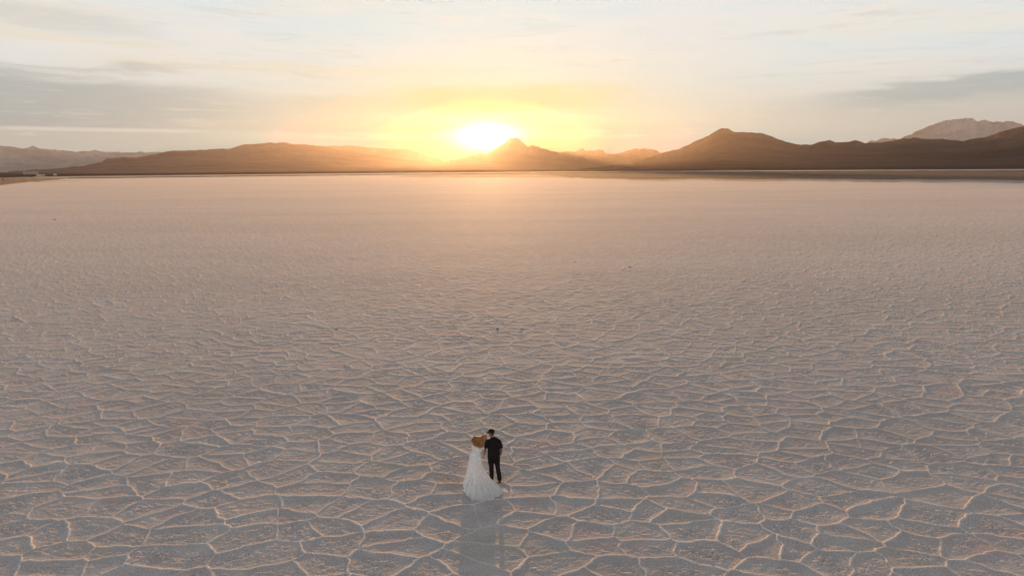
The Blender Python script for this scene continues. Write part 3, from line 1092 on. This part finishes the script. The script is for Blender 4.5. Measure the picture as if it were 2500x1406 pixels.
def zp(x, y, dep=0.0):
    """from the enlarged view of the couple to the bride's own metres"""
    return Vector(((x - 415) / S, dep, (1005 - y) / 440.0 - 0.01 - dep * 0.45))


bm = bmesh.new()
ball(bm, atw(0, -0.022, 0.026), (0.086, 0.098, 0.098), 24, rotw)
ball(bm, atw(0, -0.050, -0.030), (0.074, 0.065, 0.085), 20, rotw)
ends = [(520, 462), (495, 488), (455, 492), (415, 480), (372, 458), (345, 430), (332, 395), (340, 365)]
ctrl1 = [(535, 380), (515, 400), (490, 390), (470, 375), (460, 362), (455, 360), (450, 362), (445, 365)]
ctrl2 = [(530, 430), (505, 450), (470, 440), (430, 400), (405, 350), (392, 305), (385, 275), (385, 268)]


def lerp_l(L_, q):
    q = max(0, min(0.9999, q)) * (len(L_) - 1)
    i = int(q)
    f_ = q - i
    return (L_[i][0] * (1 - f_) + L_[i + 1][0] * f_, L_[i][1] * (1 - f_) + L_[i + 1][1] * f_)


for k in range(700):
    q = random.random()
    deep = random.random()
    e_ = lerp_l(ends, q)
    c1_ = lerp_l(ctrl1, q)
    c2_ = lerp_l(ctrl2, q)
    ln = random.uniform(0.72, 1.03)
    yd = -0.02 - 0.13 * deep * (0.6 + 0.4 * math.sin(q * 3.1))
    th = random.uniform(-1.2, 1.2) - 0.5 * q
    p0 = atw(0.07 * math.sin(th), -0.035 - 0.06 * math.cos(th) * random.random(), 0.085 - random.random() * 0.08)
    pe = zp(e_[0] + random.gauss(0, 5), e_[1] + random.gauss(0, 5), yd + random.gauss(0, 0.015))
    pc = zp(c1_[0] + random.gauss(0, 7), c1_[1] + random.gauss(0, 7), yd * 0.9)
    pd = zp(c2_[0] + random.gauss(0, 7), c2_[1] + random.gauss(0, 7), yd * 1.1)
    pts, rad = [], []
    ph = random.uniform(0, 6.28)
    for i in range(9):
        t_ = i / 8 * ln
        p = p0 * (1 - t_) ** 3 + pc * 3 * t_ * (1 - t_) ** 2 + pd * 3 * t_ * t_ * (1 - t_) + pe * t_ ** 3
        wv = 0.010 * math.sin(t_ * 9 + ph) * t_
        p = p + Vector((wv, wv * 0.6, -wv))
        pts.append(p)
        rad.append(0.0075 * (1 - 0.72 * t_ ** 2) * random.uniform(0.8, 1.1))
    tube(bm, pts, rad, seg=6)
mesh_obj('hair', bm, HAIR, bride)

# ------------------------------------------------------------------ clods and small dark lumps on the salt
CLOD = simple('dark_clod', (0.05, 0.038, 0.03), 0.95, 0.3, 12, 0.6, 0.02)
spots = [((1213, 803), 0.30, 'larger of two dark clods lying side by side in the middle of the salt flat'),
         ((1274, 803), 0.24, 'smaller of two dark clods, right of the larger, in the middle of the salt flat'),
         ((822, 804), 0.22, 'dark clod alone on the ridge left of the paired clods'),
         ((1405, 640), 0.30, 'faint dark clod on pink salt, farther out than the paired clods'),
         ((1537, 652), 0.42, 'dark flat clod on the salt, highest of those right of the middle'),
         ((1325, 735), 0.20, 'small dark clod between the paired clods and the farther ones'),
         ((135, 537), 0.8, 'dark flat clod far out on the smooth salt near the left edge'),
         ((1952, 832), 0.22, 'dark clod on the salt in the right half of the flat')]
for (px, py), sz, lb in spots:
    sz *= 0.5
    g = ground(px, py)
    bm = bmesh.new()
    for j in range(5):
        ball(bm, (random.uniform(-0.7, 0.7) * sz, random.uniform(-0.35, 0.35) * sz, 0.06 * sz),
             (sz * random.uniform(0.22, 0.42), sz * random.uniform(0.16, 0.3), sz * random.uniform(0.12, 0.24)), 14)
    o = mesh_obj('dark_clod', bm, CLOD, None, sz * 0.05, 1, disp=lambda co: 0.02 * fbm(co[:, 0] * 14, co[:, 1] * 14 + co[:, 2] * 9, 3, 2))
    o.location = (g.x, g.y, 0.0)
    tagd(o, lb, 'clod', 'dark clods scattered on the salt')

# ------------------------------------------------------------------ vehicles and a building on the far spit
PALE = simple('white_vehicle_paint', (0.78, 0.74, 0.68), 0.35, 0.03, 2)
GLASS = simple('dark_window_glass', (0.03, 0.035, 0.04), 0.1, 0.05, 2, spec=0.6)
RUB = simple('tyre_rubber', (0.02, 0.02, 0.02), 0.9, 0.1, 5)
WALL = simple('pale_building_wall', (0.40, 0.30, 0.26), 0.9, 0.1, 0.5)
ROOF = simple('metal_roof', (0.42, 0.31, 0.26), 0.5, 0.1, 0.5)


def van(px, py, ln, ht, label, rz):
    g = ground(px, py, 1.0)
    v = empty('parked_van', (g.x, g.y, 1.0), rz)
    tagd(v, label, 'van', 'pale vehicles parked on the far brown spit')
    bm = bmesh.new()
    pr = [(-ln / 2, 0.45), (-ln / 2, ht), (ln * 0.28, ht), (ln * 0.38, ht * 0.62), (ln / 2, ht * 0.52), (ln / 2, 0.45)]
    a = [bm.verts.new((x, -1.0, z)) for x, z in pr]
    b = [bm.verts.new((x, 1.0, z)) for x, z in pr]
    bm.faces.new(a)
    bm.faces.new(list(reversed(b)))
    for i in range(len(pr)):
        j = (i + 1) % len(pr)
        bm.faces.new((a[i], b[i], b[j], a[j]))
    bmesh.ops.bevel(bm, geom=bm.edges[:], offset=0.08, segments=2, affect='EDGES')
    mesh_obj('body', bm, PALE, v, sm=False)
    bm = bmesh.new()
    boxm(bm, (ln * 0.10, 0, ht * 0.78), (ln * 0.30, 2.03, ht * 0.22), None, 0.03)
    mesh_obj('window', bm, GLASS, v, sm=False)
    for x in (-ln * 0.32, ln * 0.32):
        for y in (-0.93, 0.93):
            bm = bmesh.new()
            bmesh.ops.create_cone(bm, cap_ends=True, segments=20, radius1=0.38, radius2=0.38, depth=0.24,
                                  matrix=Matrix.Translation((x, y, 0.38)) @ Matrix.Rotation(R(90), 4, 'X'))
            mesh_obj('wheel', bm, RUB, v, sm=False)


van(94, 430.5, 6.0, 2.7, 'first pale vehicle from the left on the tip of the brown spit', 0.1)
van(100.5, 430.0, 5.4, 2.5, 'middle of three pale vehicles close together on the brown spit', 0.3)
van(107, 430.0, 5.6, 2.7, 'rightmost of three pale vehicles close together on the brown spit', -0.2)
van(135, 429.0, 6.4, 3.2, 'single bright vehicle at the end of the brown spit, right of the other three', 0.0)


def shed(px, py, dist, ln, ht, label):
    d = ray(px, py)
    hd = Vector((d.x, d.y, 0)).normalized() * dist
    v = empty('low_building', (hd.x, hd.y, 6.0), -math.atan2(hd.x, hd.y))
    tagd(v, label, 'building', 'low pale buildings beyond the spit')
    bm = bmesh.new()
    boxm(bm, (0, 0, ht / 2 - 12), (ln, 14, ht + 24))
    mesh_obj('wall', bm, WALL, v, sm=False)
    bm = bmesh.new()
    pr = [(-7.6, ht - 0.05), (0, ht + 1.8), (7.6, ht - 0.05), (7.6, ht + 0.2), (0, ht + 2.1), (-7.6, ht + 0.2)]
    a = [bm.verts.new((-ln / 2 - 0.6, y, z)) for y, z in pr]
    b = [bm.verts.new((ln / 2 + 0.6, y, z)) for y, z in pr]
    bm.faces.new(a)
    bm.faces.new(list(reversed(b)))
    for i in range(6):
        j = (i + 1) % 6
        bm.faces.new((a[i], b[i], b[j], a[j]))
    mesh_obj('roof', bm, ROOF, v, sm=False)
    for k in range(5):
        bm = bmesh.new()
        boxm(bm, (-ln / 2 + ln * (k + 0.5) / 5, -7.03, ht * 0.55), (ln / 12, 0.12, ht * 0.35))
        mesh_obj('window', bm, GLASS, v, sm=False)


shed(60, 422, 2600, 8, 2.6, 'left low pale building between the brown spit and the mountains')
shed(80, 422, 2650, 30, 2.2, 'long low pale building right of the other one behind the brown spit')

# ------------------------------------------------------------------ haze
bm = bmesh.new()
boxm(bm, (0, 0, 0), (1, 1, 1))
hm = bpy.data.materials.new('haze_air')
hm.use_nodes = True
hm.node_tree.nodes.clear()
hn = NT(hm.node_tree)
pv = hn.new('ShaderNodeVolumePrincipled')
pv.inputs['Color'].default_value = (0.465, 0.415, 0.385, 1)
pv.inputs['Density'].default_value = 2.8e-5
pv.inputs['Anisotropy'].default_value = 0.78
out = hn.new('ShaderNodeOutputMaterial')
hn.l.new(pv.outputs[0], out.inputs['Volume'])
hz = mesh_obj('haze', bm, hm, None, sm=False)
hz.scale = (21400, 21400, 680)
hz.location = (0, 0, 680 / 2 - 3.5)
tagd(hz, 'thin warm haze hanging over the salt flat and mountains', None, None, 'stuff')
